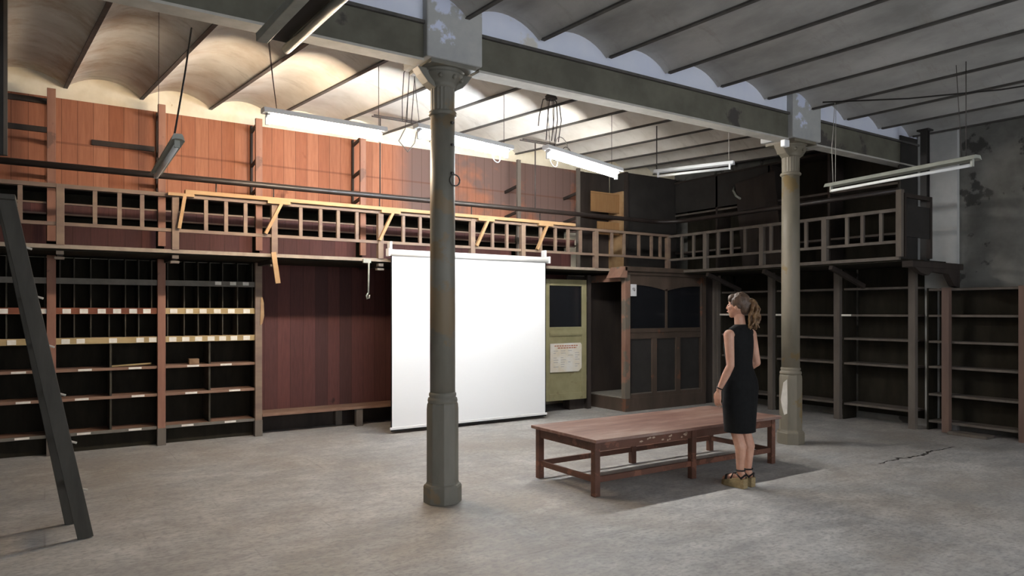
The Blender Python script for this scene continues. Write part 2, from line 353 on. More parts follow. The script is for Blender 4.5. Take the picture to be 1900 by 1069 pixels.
# girder on the two columns, with the limewashed infill wall above it
CX1, CX2, CY = 2.72, 7.35, 5.14
g = thing('ceiling_girder', 'long grey-green painted beam with peeling patches carried by the two iron columns', 'beam', (5, CY, 3.52))
for a, b in ((XL, CX1-.25), (CX1+.25, CX2-.27), (CX2+.27, XR)):
    build('web', MB().box(a, b, 4.985, 5.12, 3.535, 3.80), 'girder', g)
    build('lower_flange', MB().box(a, b, 4.975, 5.13, 3.515, 3.535), 'soffit', g)
    build('upper_flange', MB().box(a, b, 4.955, 5.15, 3.80, 3.825), 'rib', g)
struct('trim_2', MB().box(XL, XR, 5.0, 5.12, 3.825, 4.28), 'blue')

def column(cx, mat, label, ring=False, spread=.25):
    t = thing('iron_column', label, 'column', (cx, CY, 0), 'fluted iron columns under the girder')
    build('plinth', MB().lathe(cx, CY, [(.158, 0), (.158, .13), (.15, .145), (.135, .155), (.132, .17)], 8, smooth=False, rot=PI/8), mat, t, bevel=.004)
    build('pedestal', MB().lathe(cx, CY, [(.131, .165), (.131, .76), (.127, .80), (.118, .815)], 8, smooth=False, rot=PI/8), mat, t, bevel=.004)
    build('collar', MB().lathe(cx, CY, [(.10, .80), (.118, .812), (.123, .83), (.118, .85), (.106, .855), (.112, .87), (.112, .885), (.10, .90)], 32), mat, t)
    build('shaft', MB().lathe(cx, CY, [(.103, .88), (.1035, 1.6), (.102, 2.4), (.099, 3.17)], 32), mat, t)
    build('neck_ring', MB().lathe(cx, CY, [(.098, 3.15), (.112, 3.155), (.12, 3.17), (.112, 3.185), (.098, 3.19)], 32), mat, t)
    build('fluted_neck', MB().lathe(cx, CY, [(.096, 3.185), (.098, 3.20), (.1, 3.36), (.104, 3.385)], 40, smooth=False, flute=(3.19, 3.37)), mat, t)
    cap = build('capital', MB().lathe(cx, CY, [(.10, 3.37), (.113, 3.385), (.113, 3.395), (.12, 3.41), (.15, 3.445), (.165, 3.47), (.168, 3.485), (.155, 3.49), (.18, 3.495), (.18, 3.51)], 32), mat, t)
    for k in range(8):
        a = 2*PI*k/8+.2; b = MB(); b.ell((cx+.15*math.cos(a), CY+.15*math.sin(a), 3.447), (.02, .02, .02)); build('rosette', b, mat, cap)
    build('abacus', MB().box(cx-.205, cx+.205, CY-.2, CY+.2, 3.508, 3.545), mat, t, bevel=.006)
    for s in (-1, 1):
        b = MB(); b.prism([(cx+s*.09, 3.36), (cx+s*.16, 3.40), (cx+s*.215, 3.46), (cx+s*.25, 3.508), (cx+s*.09, 3.508)], CY-.055, CY+.055)
        build('bracket', b, mat, t, bevel=.004)
    build('impost_block', MB().box(cx-spread, cx+spread, 4.92, 5.36, 3.54, 4.05), 'impost', t, bevel=.012)
    if ring:
        b = MB(); b.tube([(cx+.055+.045*math.cos(q), CY-.108, 2.62+.045*math.sin(q)) for q in [i*2*PI/20 for i in range(21)]], .006, 6)
        build('iron_ring', b, 'rib', t)
        b = MB()
        for z in (2.68, 2.91, 3.09): b.tube([(cx+.03, CY-.09, z), (cx+.03, CY-.125, z-.01)], .011, 8)
        build('hook_stub', b, 'rib', t)
    return t
column(CX1, 'column', 'large nearer iron column left of centre, in front of the white screen', True, .25)
c2 = column(CX2, 'column2', 'farther paler iron column behind the woman, near the right shelving', False, .27)
b = MB(); b.prism([(5.095, .50), (5.10, .36), (5.14, .34), (5.17, .44), (5.185, .52), (5.17, .60), (5.15, .72), (5.10, .76)], CX2-.1245, CX2-.1215, axis='X'); build('white_patch', b, 'white_patch', c2)
b = MB(); b.box(7.03, 7.12, 4.99, 5.05, 3.44, 3.52); build('metal_clip', b, 'fixture_w', c2, bevel=.008)

# red-brown boarding across the upper back wall, dark red boarding low down
struct('trim_3', MB().box(XL, 7.75, 9.455, 9.5, 2.9, 3.96), 'redwood')
struct('trim_4', MB().box(2.26, 7.4, 9.455, 9.5, .2, 2.2), 'darkred')
struct('trim_5', MB().box(XR-.06, XR, 4.48, 4.98, 0, 4.05), 'pilaster')

# ------------------------------------------------------------ lower bookcases on the back wall
def bookcase(x0, x1, label, first, levels, mids, cards, edges, div):
    t = thing('pigeonhole_bookcase', label, 'bookcase', ((x0+x1)/2, 9.28, 0), 'old bookcase bays under the left gallery')
    yb, yf = 9.49, 9.12
    xa = x0 if first else x0+.043
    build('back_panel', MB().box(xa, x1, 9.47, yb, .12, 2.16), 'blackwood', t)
    build('plinth_board', MB().box(x0+.045, x1-.03, 9.2, 9.22, 0, .17), 'blackwood', t)
    if first: build('side_panel', MB().box(x0-.01, x0+.012, yf, yb, .0, 2.16), 'blackwood', t)
    build('side_panel', MB().box(x1-.012, x1+.01, yf, yb, .0, 2.16), 'blackwood', t)
    ps = [x1]+([x0] if first else [])
    for x in ps:
        build('post', MB().box(x-.042, x+.042, 9.06, 9.135, .2, 2.16), 'post' if x < 2 else 'rail', t, bevel=.003)
        build('post_foot', MB().box(x-.046, x+.046, 9.055, 9.137, 0, .2), 'greywood', t, bevel=.003)
    for z, th, m in levels:
        s = build('shelf', MB().box(x0+.045, x1-.035, 9.10, 9.47, z-.025, z), 'shelf', t)
        build('shelf_edge', MB().box(x0+.042, x1-.042, 9.085, 9.10, z-th, z+.004), m, s)
    for (a, b_) in div:      # pigeonhole dividers
        xs_ = [x0+(x1-x0)*(i+.5)/7+.02*math.sin(i*5+x0*3) for i in range(7)]
        for x in xs_[:6 if a < 1.4 else 7]: build('divider', MB().box(x-.006, x+.006, 9.13, 9.47, a, b_), 'divider', t)
    for x, a, b_ in mids: build('divider', MB().box(x-.01, x+.01, 9.12, 9.47, a, b_), 'divider', t)
    for x, z, w, h in cards:
        if x0 < x < x1: build('label_card', MB().box(x-w/2, x+w/2, 9.079, 9.0845, z-h, z), 'card', t)
    return t
C = []
for x in (-.36, -.02, .2, .36, .53, .68, .84, .98, 1.26, 1.43, 1.58, 1.74, 1.90, 2.08): C.append((x, 1.583, .078, .052))
for x in (-.29, .0, .19, .33, .64, .91, 1.04, 1.25, 1.39, 1.53, 1.67, 1.8, 1.93, 2.08): C.append((x, 1.253, .078, .052))
for x in (1.75, 1.92, 2.07): C.append((x, 1.914, .07, .04))
for z, xx in ((.919, (-.23, .37, .86, 1.47, 1.84)), (.599, (-.19, .34, .89, 1.45, 1.94)), (.219, (-.2, .36, .86, 1.41, 1.89))):
    for x in xx: C.append((x, z, .13, .022))
def lv(m1, m2): return [(1.915, .06, 'shelf_grey'), (1.59, .065, m1), (1.26, .065, m2), (.92, .028, 'shelf'), (.60, .028, 'shelf'), (.22, .03, 'shelf_grey')]
D = [(1.26, 1.53), (1.59, 1.86), (1.915, 2.15)]
bc1 = bookcase(-1.0, .06, 'left-edge bookcase bay behind the leaning stepladder', True, lv('shelf_brown', 'shelf_tan'), [(-.45, .22, 1.2)], C, 0, D)
bc2 = bookcase(.06, 1.13, 'bookcase bay with a loose board lying on one shelf, right of the ladder', False, lv('shelf_brown', 'shelf_tan'), [(.62, .22, 1.2)], C, 0, D)
bc3 = bookcase(1.13, 2.22, 'bookcase bay with white cards all along its edges, beside the dark red boards', False, lv('shelf_tan', 'shelf_tan'), [(1.66, .22, 1.2)], C, 0, D)
b = MB(); b.prism([(2.235, 1.38), (2.262, 1.40), (2.285, 1.5), (2.28, 1.66), (2.262, 1.73), (2.245, 1.72)], 9.052, 9.060); build('torn_strip', b, 'yellowpine', bc3)
tag(build('loose_board', MB().beam((.64, 9.25, .928), (1.03, 9.16, .952), .09, .014), 'shelf_tan'), 'thin loose board lying aslant on the third lowest shelf of the bookcase', 'board')
tag(build('cardboard_block', MB().box(1.44, 1.55, 9.16, 9.26, .922, .985), 'cardboard', bevel=.003), 'small brown block standing on a shelf in the bay nearest the red boards', 'box')

# low bench under the dark red boarding
t = thing('low_bench', 'long low dusty wooden bench under the dark red boards left of the screen', 'bench', (3.4, 9.28, 0))
build('seat', MB().box(2.27, 4.75, 9.08, 9.45, .235, .27), 'shelf', t, bevel=.003)
for x, y in ((3.55, 9.13), (3.35, 9.38), (4.68, 9.13), (4.68, 9.38)): build('leg', MB().box(x-.045, x+.045, y-.035, y+.035, 0, .236), 'greywood', t)
build('skirt', MB().box(2.27, 4.7, 9.42, 9.44, .0, .235), 'darkwood', t)
t = thing('tall_side_post', 'dark upright partition board between the dark red boards and the screen', 'partition', (4.25, 9.2, 0))
build('board', MB().box(4.82, 4.86, 9.08, 9.45, 0, 2.15), 'darkwood', t); build('edge_post', MB().box(4.80, 4.88, 9.05, 9.09, 0, 2.15), 'greywood', t)

# ------------------------------------------------------------ upper bookcases behind the gallery rail
XP = [-1.0, .06, 1.13, 2.22, 3.58, 4.93, 6.12, 7.3]
for i in range(7):
    x0, x1 = XP[i], XP[i+1]
    t = thing('upper_bookcase', ['leftmost dark upper bookcase bay behind the gallery rail, cut by the frame edge',
        'dark upper bookcase bay above the ladder side of the shelves',
        'dark upper bookcase bay directly above the bay full of white cards',
        'wide dark upper bookcase bay above the dark red boards',
        'dark upper bookcase bay crossed by the near iron column',
        'dark upper bookcase bay above the white projection screen',
        'dark upper bookcase bay left of the orange pine box, above the olive door'][i], 'bookcase', ((x0+x1)/2, 9.28, 2.22), 'upper bookcase bays on the left gallery')
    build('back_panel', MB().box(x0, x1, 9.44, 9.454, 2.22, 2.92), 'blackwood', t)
    build('top_board', MB().box(x0, x1, 9.12, 9.44, 2.885, 2.905), 'darkwood', t)
    sh = build('shelf', MB().box(x0, x1, 9.12, 9.44, 2.62, 2.64), 'blackwood', t)
    for z in (2.60, 2.715): build('shelf_edge', MB().box(x0+.045, x1-.045, 9.085, 9.12, z, z+.018), 'rail', sh)
    build('drawer_band', MB().box(x0+.045, x1-.045, 9.10, 9.118, 2.618, 2.715), 'darkred', t)
    build('lower_boards', MB().box(x0+.045, x1-.045, 9.2, 9.22, 2.22, 2.52), 'darkred', t)
# tall posts with ladder-like side rungs, standing in front of the boards
PT = {.06: 'tall upper post with rungs nearest the left edge', 1.13: 'tall upper post with rungs behind the hanging grey lamp', 2.22: 'tall upper post with rungs at the left end of the first lit lamp', 3.58: 'tall upper post with rungs just left of the near iron column'}
for x, lab in PT.items():
    t = thing('rung_frame', lab, 'shelf frame', (x, 9.28, 2.3), 'upper posts with rungs against the red boards')
    build('front_post', MB().box(x-.04, x+.04, 9.04, 9.085, 2.31, 3.95), 'post', t, bevel=.003)
    build('back_post', MB().box(x-.012, x+.012, 9.41, 9.45, 2.91, 3.94), 'darkwood', t)
    for z in (3.05, 3.42, 3.86): build('rung', MB().beam((x, 9.08, z+.05), (x, 9.43, z), .02, .045), 'darkwood', t)
for x, z0, lab in ((4.93, 2.23, 'thin upper post seen between the near column and the third lamp'), (6.12, 2.23, 'thin upper post below the right end of the third lit lamp'), (7.3, 2.23, 'upper post beside the orange pine box')):
    t = thing('rung_frame', lab, 'shelf frame', (x, 9.28, 2.3), 'upper posts with rungs against the red boards')
    build('front_post', MB().box(x-.03, x+.03, 9.04, 9.085, z0, 3.9), 'greywood', t, bevel=.003)
    for z in (3.05, 3.45): build('rung', MB().beam((x, 9.08, z+.05), (x, 9.45, z), .02, .045), 'darkwood', t)
for x0, x1, z, lab in ((-1.0, .06, 3.58, 'dark horizontal batten across the boards at the left edge'), (.45, 1.1, 3.50, 'short dark batten on the red boards left of the hanging lamp')):
    tag(build('wall_batten', MB().box(x0, x1, 9.425, 9.453, z-.03, z+.03), 'darkwood'), lab, 'batten')
tag(build('wall_batten', MB().box(-1.0, .05, 9.425, 9.453, 3.87, 3.93), 'darkwood'), 'dark top batten above the boards at the left edge', 'batten')
# orange pine compartments at the end of the boarding
t = thing('pine_box_shelf', 'orange pine box shelf on the upper level left of the dark corner cupboard', 'shelf', (7.98, 9.2, 2.95))
build('front_board', MB().box(7.66, 8.3, 9.16, 9.18, 3.24, 3.58), 'orangepine', t)
build('lower_board', MB().box(7.80, 8.3, 9.16, 9.18, 2.86, 3.08), 'orangepine', t)
build('side_board', MB().box(8.29, 8.32, 9.08, 9.45, 2.23, 3.62), 'yellowpine', t)
build('shelf', MB().box(7.62, 8.3, 9.12, 9.45, 3.16, 3.185), 'shelf', t)
build('back_panel', MB().box(7.6, 8.3, 9.44, 9.455, 2.23, 3.95), 'darkwood', t)
# tall dark cupboard filling the upper corner
t = thing('corner_cupboard', 'tall dark cupboard filling the far upper corner above the booth', 'cupboard', (8.95, 9.25, 2.22))
build('carcass', MB().box(8.33, 9.6, 9.08, 9.45, 2.22, 3.93), 'boothpanel', t)
build('end_board', MB().box(8.325, 8.38, 9.03, 9.08, 2.22, 3.95), 'darkwood', t)
build('top_board', MB().box(8.335, 9.6, 9.08, 9.45, 3.93, 3.95), 'darkwood', t)

# ------------------------------------------------------------ gallery (an L along the back and right walls)
YG, XG = 8.4, 8.7
t = thing('gallery_deck', 'narrow wooden gallery floor running along both walls above the shelves', 'gallery', (4, 8.9, 2.15))
build('boards', MB().box(XL, 9.95, YG+.02, 9.45, 2.165, 2.21), 'blackwood', t)
build('boards', MB().box(XG+.02, 9.95, 4.62, YG+.02, 2.165, 2.21), 'blackwood', t)
build('edge_strip', MB().box(XL, XG, YG-.02, YG+.02, 2.185, 2.225), 'deck', t)
build('edge_strip', MB().box(XG-.02, XG+.02, 4.57, YG, 2.185, 2.225), 'greywood', t)
for x in (.13, 1.18, 2.23, 3.55):
    br = build('bracket', MB().beam((x, YG+.03, 2.14), (x, 9.05, 2.14), .05, .05), 'darkwood', t)
    build('bracket_end', MB().box(x-.05, x+.035, YG-.04, YG+.03, 2.075, 2.10).box(x-.035, x+.03, YG-.04, YG+.03, 2.125, 2.16), 'greywood', br)
for y in (7.6, 6.55, 5.5):
    build('bracket', MB().beam((XG+.03, y, 2.14), (9.52, y, 1.90), .05, .06), 'darkwood', t)
# back railing
t = thing('gallery_railing', 'grey-brown wooden balustrade of the gallery along the back wall', 'railing', (3.5, YG, 2.22), 'gallery balustrades')
build('top_rail', MB().box(XL, XG+.02, YG-.03, YG+.03, 2.79, 2.83), 'rail', t)
build('bottom_rail', MB().box(XL, XG+.02, YG-.02, YG+.02, 2.415, 2.45), 'rail', t)
for x in (-.95, .13, 1.18, 2.23, 3.55, 4.90, 5.74, 7.11, 8.68): build('post', MB().box(x-.035, x+.035, YG-.035, YG+.035, 2.22, 2.83 if x > 0 else 2.83), 'rail', t, bevel=.003)
for x in (-.7, -.44, -.2, .43, .65, .86, 1.49, 1.70, 1.91, 2.54, 2.78, 3.0, 3.24, 3.87, 4.11, 4.34, 4.58, 5.23, 5.47, 6.06, 6.33, 6.57, 6.81, 7.44, 7.70, 8.02, 8.3, 8.5):
    build('baluster', MB().box(x-.02, x+.02, YG-.018, YG+.018, 2.445, 2.795), 'rail', t)
for x in (1.6, 2.23, 3.55, 4.90, 6.06): build('handrail_stay', MB().tube([(x, YG+.014, 2.83), (x, YG+.014, 2.99)], .008, 6), 'pipe', t)
# right railing
t = thing('gallery_railing', 'dark wooden balustrade of the gallery along the right wall', 'railing', (XG, 6.5, 2.22), 'gallery balustrades')
build('top_rail', MB().box(XG-.03, XG+.03, 4.57, YG-.03, 2.775, 2.815), 'greywood', t)
build('bottom_rail', MB().box(XG-.02, XG+.02, 4.57, YG-.02, 2.39, 2.425), 'greywood', t)
build('handrail', MB().box(XG-.03, XG+.03, 4.57, 6.1, 3.01, 3.04), 'darkwood', t)
for y in (4.57, 5.56, 6.55, 7.6): build('post', MB().box(XG-.035, XG+.035, y-.035, y+.035, 2.22, 3.04 if y < 5 else 2.81), 'greywood', t, bevel=.003)
for y in (4.8, 5.04, 5.25, 5.84, 6.0, 6.2, 6.4, 6.85, 7.1, 7.35, 7.85, 8.1): build('baluster', MB().box(XG-.018, XG+.018, y-.02, y+.02, 2.42, 2.78), 'greywood', t)
# iron handrail pipe bending round the corner
pts = [(XL, YG, 3.01), (3, YG, 3.015), (6.5, YG, 3.03)]+[(8.3+.4*math.sin(a), 8.0+.4*math.cos(a), 3.03) for a in [i*PI/2/6 for i in range(7)]]+[(XG, 6.0, 3.03), (XG, 4.6, 3.035)]
tag(build('iron_handrail', MB().tube(pts, .034, 10), 'pipe'), 'dark round iron handrail running above the whole back balustrade', 'handrail')
# yellow plank with slanting struts on top of the balustrade
t = thing('pine_plank', 'fresh yellow pine plank laid along the balustrade with slanting struts', 'plank', (4, YG, 2.83))
build('board', MB().box(1.27, 6.66, YG-.075, YG+.0, 2.832, 2.875), 'yellowpine', t, bevel=.003)
for x in (1.24, 2.28, 3.68, 5.1, 6.12):
    build('strut', MB().beam((x+.03, YG-.055, 2.83), (x-.16 if x > 1.3 else x-.03, YG-.055, 2.45), .035, .045, up=(0, 1, 0)), 'yellowpine', t)
    build('cleat', MB().box(x-.14, x+.12, YG-.08, YG-.03, 2.80, 2.832), 'yellowpine', t)
tag(build('hanging_batten', MB().beam((2.21, YG-.055, 2.24), (2.26, YG-.06, 1.88), .055, .02, up=(0, 1, 0)), 'yellowpine'), 'short yellow wooden batten hanging from the gallery edge above the bookcase end', 'batten')
t = thing('hook_rod', 'thin pale rod with a hook hanging from the gallery left of the screen', 'rod', (3.38, YG-.04, 1.7))
build('rod', MB().tube([(3.385, YG-.04, 2.19), (3.375, YG-.045, 1.78)], .011, 8), 'fixture', t)
build('hook', MB().tube([(3.375, YG-.045, 1.79), (3.35, YG-.045, 1.75), (3.36, YG-.045, 1.71), (3.385, YG-.045, 1.72), (3.39, YG-.045, 1.76)], .009, 6), 'fixture', t)
build('clamp', MB().box(3.31, 3.41, YG-.05, YG-.021, 2.16, 2.21), 'fixture', t)
# T-shaped iron hangers standing up from the gallery to the vaults
for x, x1, lab in ((3.56, 4.06, 'thin T-shaped iron hanger above the gallery, left of the near column'), (5.98, 6.34, 'thin T-shaped iron hanger above the gallery, right of the near column')):
    t = thing('iron_hanger', lab, 'hanger', (x, YG, 3.02), 'T-shaped iron hangers')
    build('rod', MB().tube([(x, YG+.02, 3.03), (x, YG+.02, 4.01)], .009, 6), 'rod', t)
    for dy in (-.02, .05): build('cross_bar', MB().tube([(x-(.1 if x < 5 else .25), YG+dy, 4.03), (x1, YG+dy, 4.03)], .009, 6), 'rod', t)
# dark box closing the end of the right gallery, with the steel post behind it
t = thing('gallery_end_gate', 'dark boarded gate closing the near end of the right gallery', 'gate', (9.0, 4.55, 2.22))
build('panel', MB().box(8.74, 9.37, 4.53, 4.555, 2.47, 2.86), 'boothpanel', t)
build('rail', MB().box(8.74, 9.37, 4.53, 4.565, 2.95, 3.0), 'darkwood', t)
build('end_post', MB().box(9.33, 9.38, 4.52, 4.57, 2.22, 3.0), 'darkwood', t)
build('upright', MB().box(8.72, 8.76, 4.52, 4.57, 2.22, 3.0), 'darkwood', t)
t = thing('steel_post', 'thin dark steel post rising from the gallery end to the ceiling', 'post', (9.4, 4.62, 1.9))
build('shaft', MB().box(9.36, 9.375, 4.58, 4.66, 2.2, 3.86).box(9.425, 9.44, 4.58, 4.66, 2.2, 3.86).box(9.37, 9.43, 4.61, 4.63, 2.2, 3.86), 'boothpanel', t)
build('head_plate', MB().box(9.33, 9.47, 4.55, 4.69, 3.86, 3.88), 'boothpanel', t)
t = thing('gallery_bearer', 'heavy dark timber bracket under the near end of the right gallery', 'bracket', (9.3, 4.6, 1.9))
build('beam', MB().box(8.72, 9.98, 4.42, 4.56, 2.09, 2.17), 'darkwood', t, bevel=.01)
b = MB(); b.prism([(8.78, 2.09), (9.9, 2.09), (9.9, 1.86), (9.75, 1.88), (9.6, 2.03), (9.2, 2.05), (9.1, 2.0), (8.9, 2.03)], 4.43, 4.50); build('apron', b, 'darkwood', t)

# ------------------------------------------------------------ shelving on the right wall
def rshelf(name, y0, y1, xf, zs, label, posts, top, group, over=0):
    t = thing(name, label, 'bookcase', ((xf+10)/2, (y0+y1)/2, 0), group)
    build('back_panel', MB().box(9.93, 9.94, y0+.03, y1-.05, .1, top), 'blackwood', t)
    for z in zs:
        s = build('shelf', MB().box(xf+.02, 9.93, y0+.03, y1-.03, z-.028, z), 'greywood', t)
    for y in posts: build('post', MB().box(xf-.04, xf+.035, y-.045, y+.045, 0, 2.16 if top > 2 else 1.86), 'frontpost' if over else 'greywood', t, bevel=.003)
    build('side_panel', MB().box(xf+.03, 9.93, y1-.02, y1, 0, top), 'blackwood', t)
    return t
G = 'open shelving bays along the right wall'
Z = [1.885, 1.51, 1.175, .82, .24]
rshelf('open_bookcase', 4.86, 5.87, 9.58, Z, 'open dark shelving bay right of the farther column, under the gallery end', (4.86,), 2.16, G)
rshelf('open_bookcase', 5.92, 6.99, 9.58, Z, 'open dark shelving bay directly behind the farther iron column', (5.92,), 2.16, G)
rshelf('open_bookcase', 7.04, 8.07, 9.58, Z, 'open dark shelving bay seen just right of the woman\'s head', (7.04,), 2.16, G)
rshelf('open_bookcase', 8.12, 9.1, 9.58, Z, 'open dark shelving bay seen between the booth and the woman', (8.12,), 2.16, G)
ZF = [1.85, 1.51, 1.17, .84, .48, .13]
rshelf('open_bookcase', 3.62, 4.74, 9.66, ZF, 'nearest open shelving bay at the right edge with a red-brown post', (4.48, 3.62), 1.86, G, 1)
rshelf('open_bookcase', 2.5, 3.57, 9.66, ZF, 'shelving bay beyond the right frame edge', (2.5,), 1.86, G, 1)
for y, lab in ((8.0, 'white card strip on the shelf edge left of the woman\'s face'), (6.85, 'white card strip on the shelf edge right of the woman\'s hair'), (5.85, 'painted bright strip for the lit shelf edge just right of the farther column')):
    tag(build('painted_lit_edge', MB().box(9.585, 9.599, y-.12, y+.12, 1.484, 1.512), 'card'), lab, 'card', 'painted lit edge strips on the right shelving')  # white strips painted on where the shelf edge catches the light
tag(build('paper_stack', MB().box(9.5, 9.72, 3.95, 4.4, .0, .035, mat=None), 'greywood', bevel=.003), 'flat pale sheaf of paper on the floor under the near right shelves', 'paper')
# dark upper shelving over the right gallery
t = thing('upper_wall_shelving', 'dark tall shelving above the right gallery, from the corner to the pale pilaster', 'bookcase', (9.8, 7, 2.22))
build('back_panel', MB().box(9.9, 9.93, 5.0, 9.08, 2.22, 3.9), 'blackwood', t)
build('top_board', MB().box(9.55, 9.93, 5.0, 9.08, 3.86, 3.89), 'darkwood', t)
for z in (2.62, 3.30): build('shelf', MB().box(9.57, 9.93, 5.0, 9.08, z-.03, z), 'greywood', t)
for y in (5.03, 6.05, 7.04, 8.12): build('upright', MB().box(9.56, 9.93, y-.02, y+.02, 2.22, 3.86), 'darkwood', t)
build('end_board', MB().box(9.5, 9.93, 4.98, 5.0, 2.22, 3.9), 'boothpanel', t)
build('boards', MB().box(9.56, 9.58, 7.1, 9.06, 3.33, 3.86), 'boothpanel', t)
tag(build('leaning_board', MB().beam((9.44, 7.1, 2.24), (9.5, 7.3, 3.7), .75, .02, up=(1, 0, 0)), 'darkwood'), 'dark grey board leaning against the upper shelving over the gallery', 'board')
t = thing('small_lamp_arm', 'small pale bent metal arm hanging by the upper right shelving', 'bracket', (9.3, 7.6, 3.3))
build('arm', MB().tube([(9.565, 7.75, 3.62), (9.5, 7.72, 3.55), (9.42, 7.6, 3.44), (9.40, 7.5, 3.38)], .018, 8), 'fixture', t)

# ------------------------------------------------------------ wooden booth with the olive door
t = thing('office_booth', 'dark wooden glazed booth with an open side in the far corner', 'booth', (8.3, 8.5, 0))
BX0, BX1, BY0, BY1 = 7.46, 9.28, 8.12, 9.0
build('base', MB().box(BX0, BX1, BY0-.015, BY1, 0, .20), 'booth', t, bevel=.004)
build('floor_boards', MB().box(BX0+.02, BX1-.04, BY0+.03, 9.08, .20, .215), 'boothfloor', t)
build('corner_post', MB().box(BX0-.01, BX0+.10, BY0-.02, BY0+.07, .2, 2.17), 'boothpost', t, bevel=.006)
build('corner_post', MB().box(BX1-.12, BX1, BY0-.02, BY0+.07, .2, 2.17), 'booth', t, bevel=.006)
b = MB(); n = 14; w = (BX1-.12-BX0-.10)/2
for s in (0, 1):
    a = BX0+.10+s*w; out = [(a, 2.12)]+[(a+w*i/n, 1.968-.088*(1-abs((s+i/n)-1))**2.2) for i in range(n+1)]+[(a+w, 2.12)]
    b.prism(out, BY0-.005, BY0+.04)
build('arched_header', b, 'booth', t)
build('cornice', MB().box(BX0-.06, BX1+.03, BY0-.07, BY0+.06, 2.17, 2.245).box(BX0-.03, BX1, BY0-.035, BY0+.05, 2.12, 2.17), 'booth', t, bevel=.01)
b = MB(); b.prism([(BX0-.16, 2.07), (BX0-.01, 2.07), (BX0-.01, 2.24), (BX0-.06, 2.24)], BY0-.07, BY0+.25); build('side_cornice', b, 'boothpost', t)
build('side_header', MB().box(BX0-.01, BX0+.03, BY0+.05, BY1-.0, 2.02, 2.13), 'boothpost', t)
build('mid_rail', MB().box(BX0+.10, BX1-.12, BY0-.01, BY0+.05, 1.22, 1.285).box(BX0+.10, BX1-.12, BY0, BY0+.04, 1.12, 1.22), 'booth', t, bevel=.004)
build('glazing_bar', MB().box(8.36-.02, 8.36+.02, BY0-.005, BY0+.03, 1.28, 1.91), 'booth', t)
for x0, x1 in ((BX0+.10, 8.34), (8.38, BX1-.12)): build('pane', MB().box(x0, x1, BY0+.01, BY0+.018, 1.28, 2.05), 'glass', t)
for i in range(3):
    ww = (BX1-.12-BX0-.10)/3; x0 = BX0+.10+i*ww
    build('panel', MB().box(x0+.02, x0+ww-.02, BY0+.02, BY0+.035, .25, 1.14), 'boothpanel', t)
    build('panel_sill', MB().box(x0+.03, x0+ww-.03, BY0+.0, BY0+.02, .25, .275), 'greywood', t)
    if i: build('stile', MB().box(x0-.055, x0+.055, BY0-.005, BY0+.035, .25, 1.14), 'booth', t, bevel=.004)
build('bottom_rail', MB().box(BX0+.1, BX1-.12, BY0-.005, BY0+.04, .20, .26), 'booth', t)
build('roof', MB().box(BX0, BX1, BY0+.05, 8.38, 2.13, 2.16), 'darkwood', t)
build('side_wall', MB().box(BX1-.03, BX1, BY0+.05, 9.08, .2, 2.13), 'darkwood', t)
build('back_wall', MB().box(BX0-.4, BX1, 9.05, 9.08, .0, 2.13), 'darkwood', t)
t = thing('tall_cupboard_end', 'narrow dark upright post with a bracket beside the booth\'s right end', 'post', (9.42, 8.2, 0))
build('board', MB().box(9.30, 9.5, 8.14, 8.2, 0, 2.15), 'darkwood', t); build('edge', MB().box(9.48, 9.53, 8.10, 8.2, 0, 2.15), 'greywood', t)
# olive door
t = thing('booth_door', 'olive-green half-glazed door standing open between the screen and the booth', 'door', (6.8, 8.7, .17))
DX0, DX1, DY = 6.38, 7.18, 8.7
b = MB(); b.box(DX0, DX0+.07, DY, DY+.045, .17, 2.05).box(DX1-.09, DX1, DY, DY+.045, .17, 2.05).box(DX0+.07, DX1-.09, DY, DY+.045, 1.95, 2.05).box(DX0+.07, DX1-.09, DY, DY+.045, 1.17, 1.31).box(DX0+.07, DX1-.09, DY, DY+.045, .17, .28)
build('frame', b, 'door', t, bevel=.005)
build('pane', MB().box(DX0+.07, DX1-.09, DY+.02, DY+.026, 1.31, 1.95), 'glass', t)
build('panel', MB().box(DX0+.07, DX1-.09, DY+.015, DY+.03, .28, 1.17), 'door', t)
build('moulding', MB().box(DX0+.07, DX1-.09, DY-.008, DY, 1.19, 1.22).box(DX0+.06, DX1-.08, DY-.008, DY, 1.285, 1.30), 'door', t)
for z in (.45, 1.7): build('hinge', MB().tube([(DX1+.012, DY+.02, z), (DX1+.012, DY+.02, z+.09)], .01, 8), 'rod', t)
t = thing('jamb_post', 'dark wooden jamb post that carries the olive door', 'post', (7.26, 8.75, 0))
build('post', MB().box(7.2, 7.27, 8.7, 8.78, 0, 2.13), 'darkwood', t)
build('foot_block', MB().box(6.9, 7.2, 8.78, 8.95, 0, .2), 'darkwood', t)
# poster on the door
b = MB(); b.prism([(6.455, .615), (7.01, .61), (7.075, .665), (7.075, 1.03), (7.05, 1.06), (6.455, 1.055)], DY-.006, DY-.001)
p = thing('poster', 'yellowed paper poster with faded red heading pinned on the olive door', 'poster', (6.76, DY-.004, .6))
b2 = build('sheet', b, 'oldpaper', p)
b = MB(); random.seed(3)
for z, x0, x1 in ((1.018, 6.54, 6.99), (.985, 6.6, 6.97)):
    x = x0
    while x < x1: w = random.uniform(.025, .05); b.box(x, min(x+w, x1), DY-.0075, DY-.006, z-.009, z+.009); x += w+.012
build('heading', b, 'redink', p)
b = MB()
for cxx in (6.52, 6.66, 6.80, 6.94):
    for z in [.94-.035*i for i in range(8)]:
        if random.random() < .75: b.box(cxx, cxx+random.uniform(.04, .1), DY-.0072, DY-.006, z-.004, z+.004)
build('small_print', b, 'greyink', p)
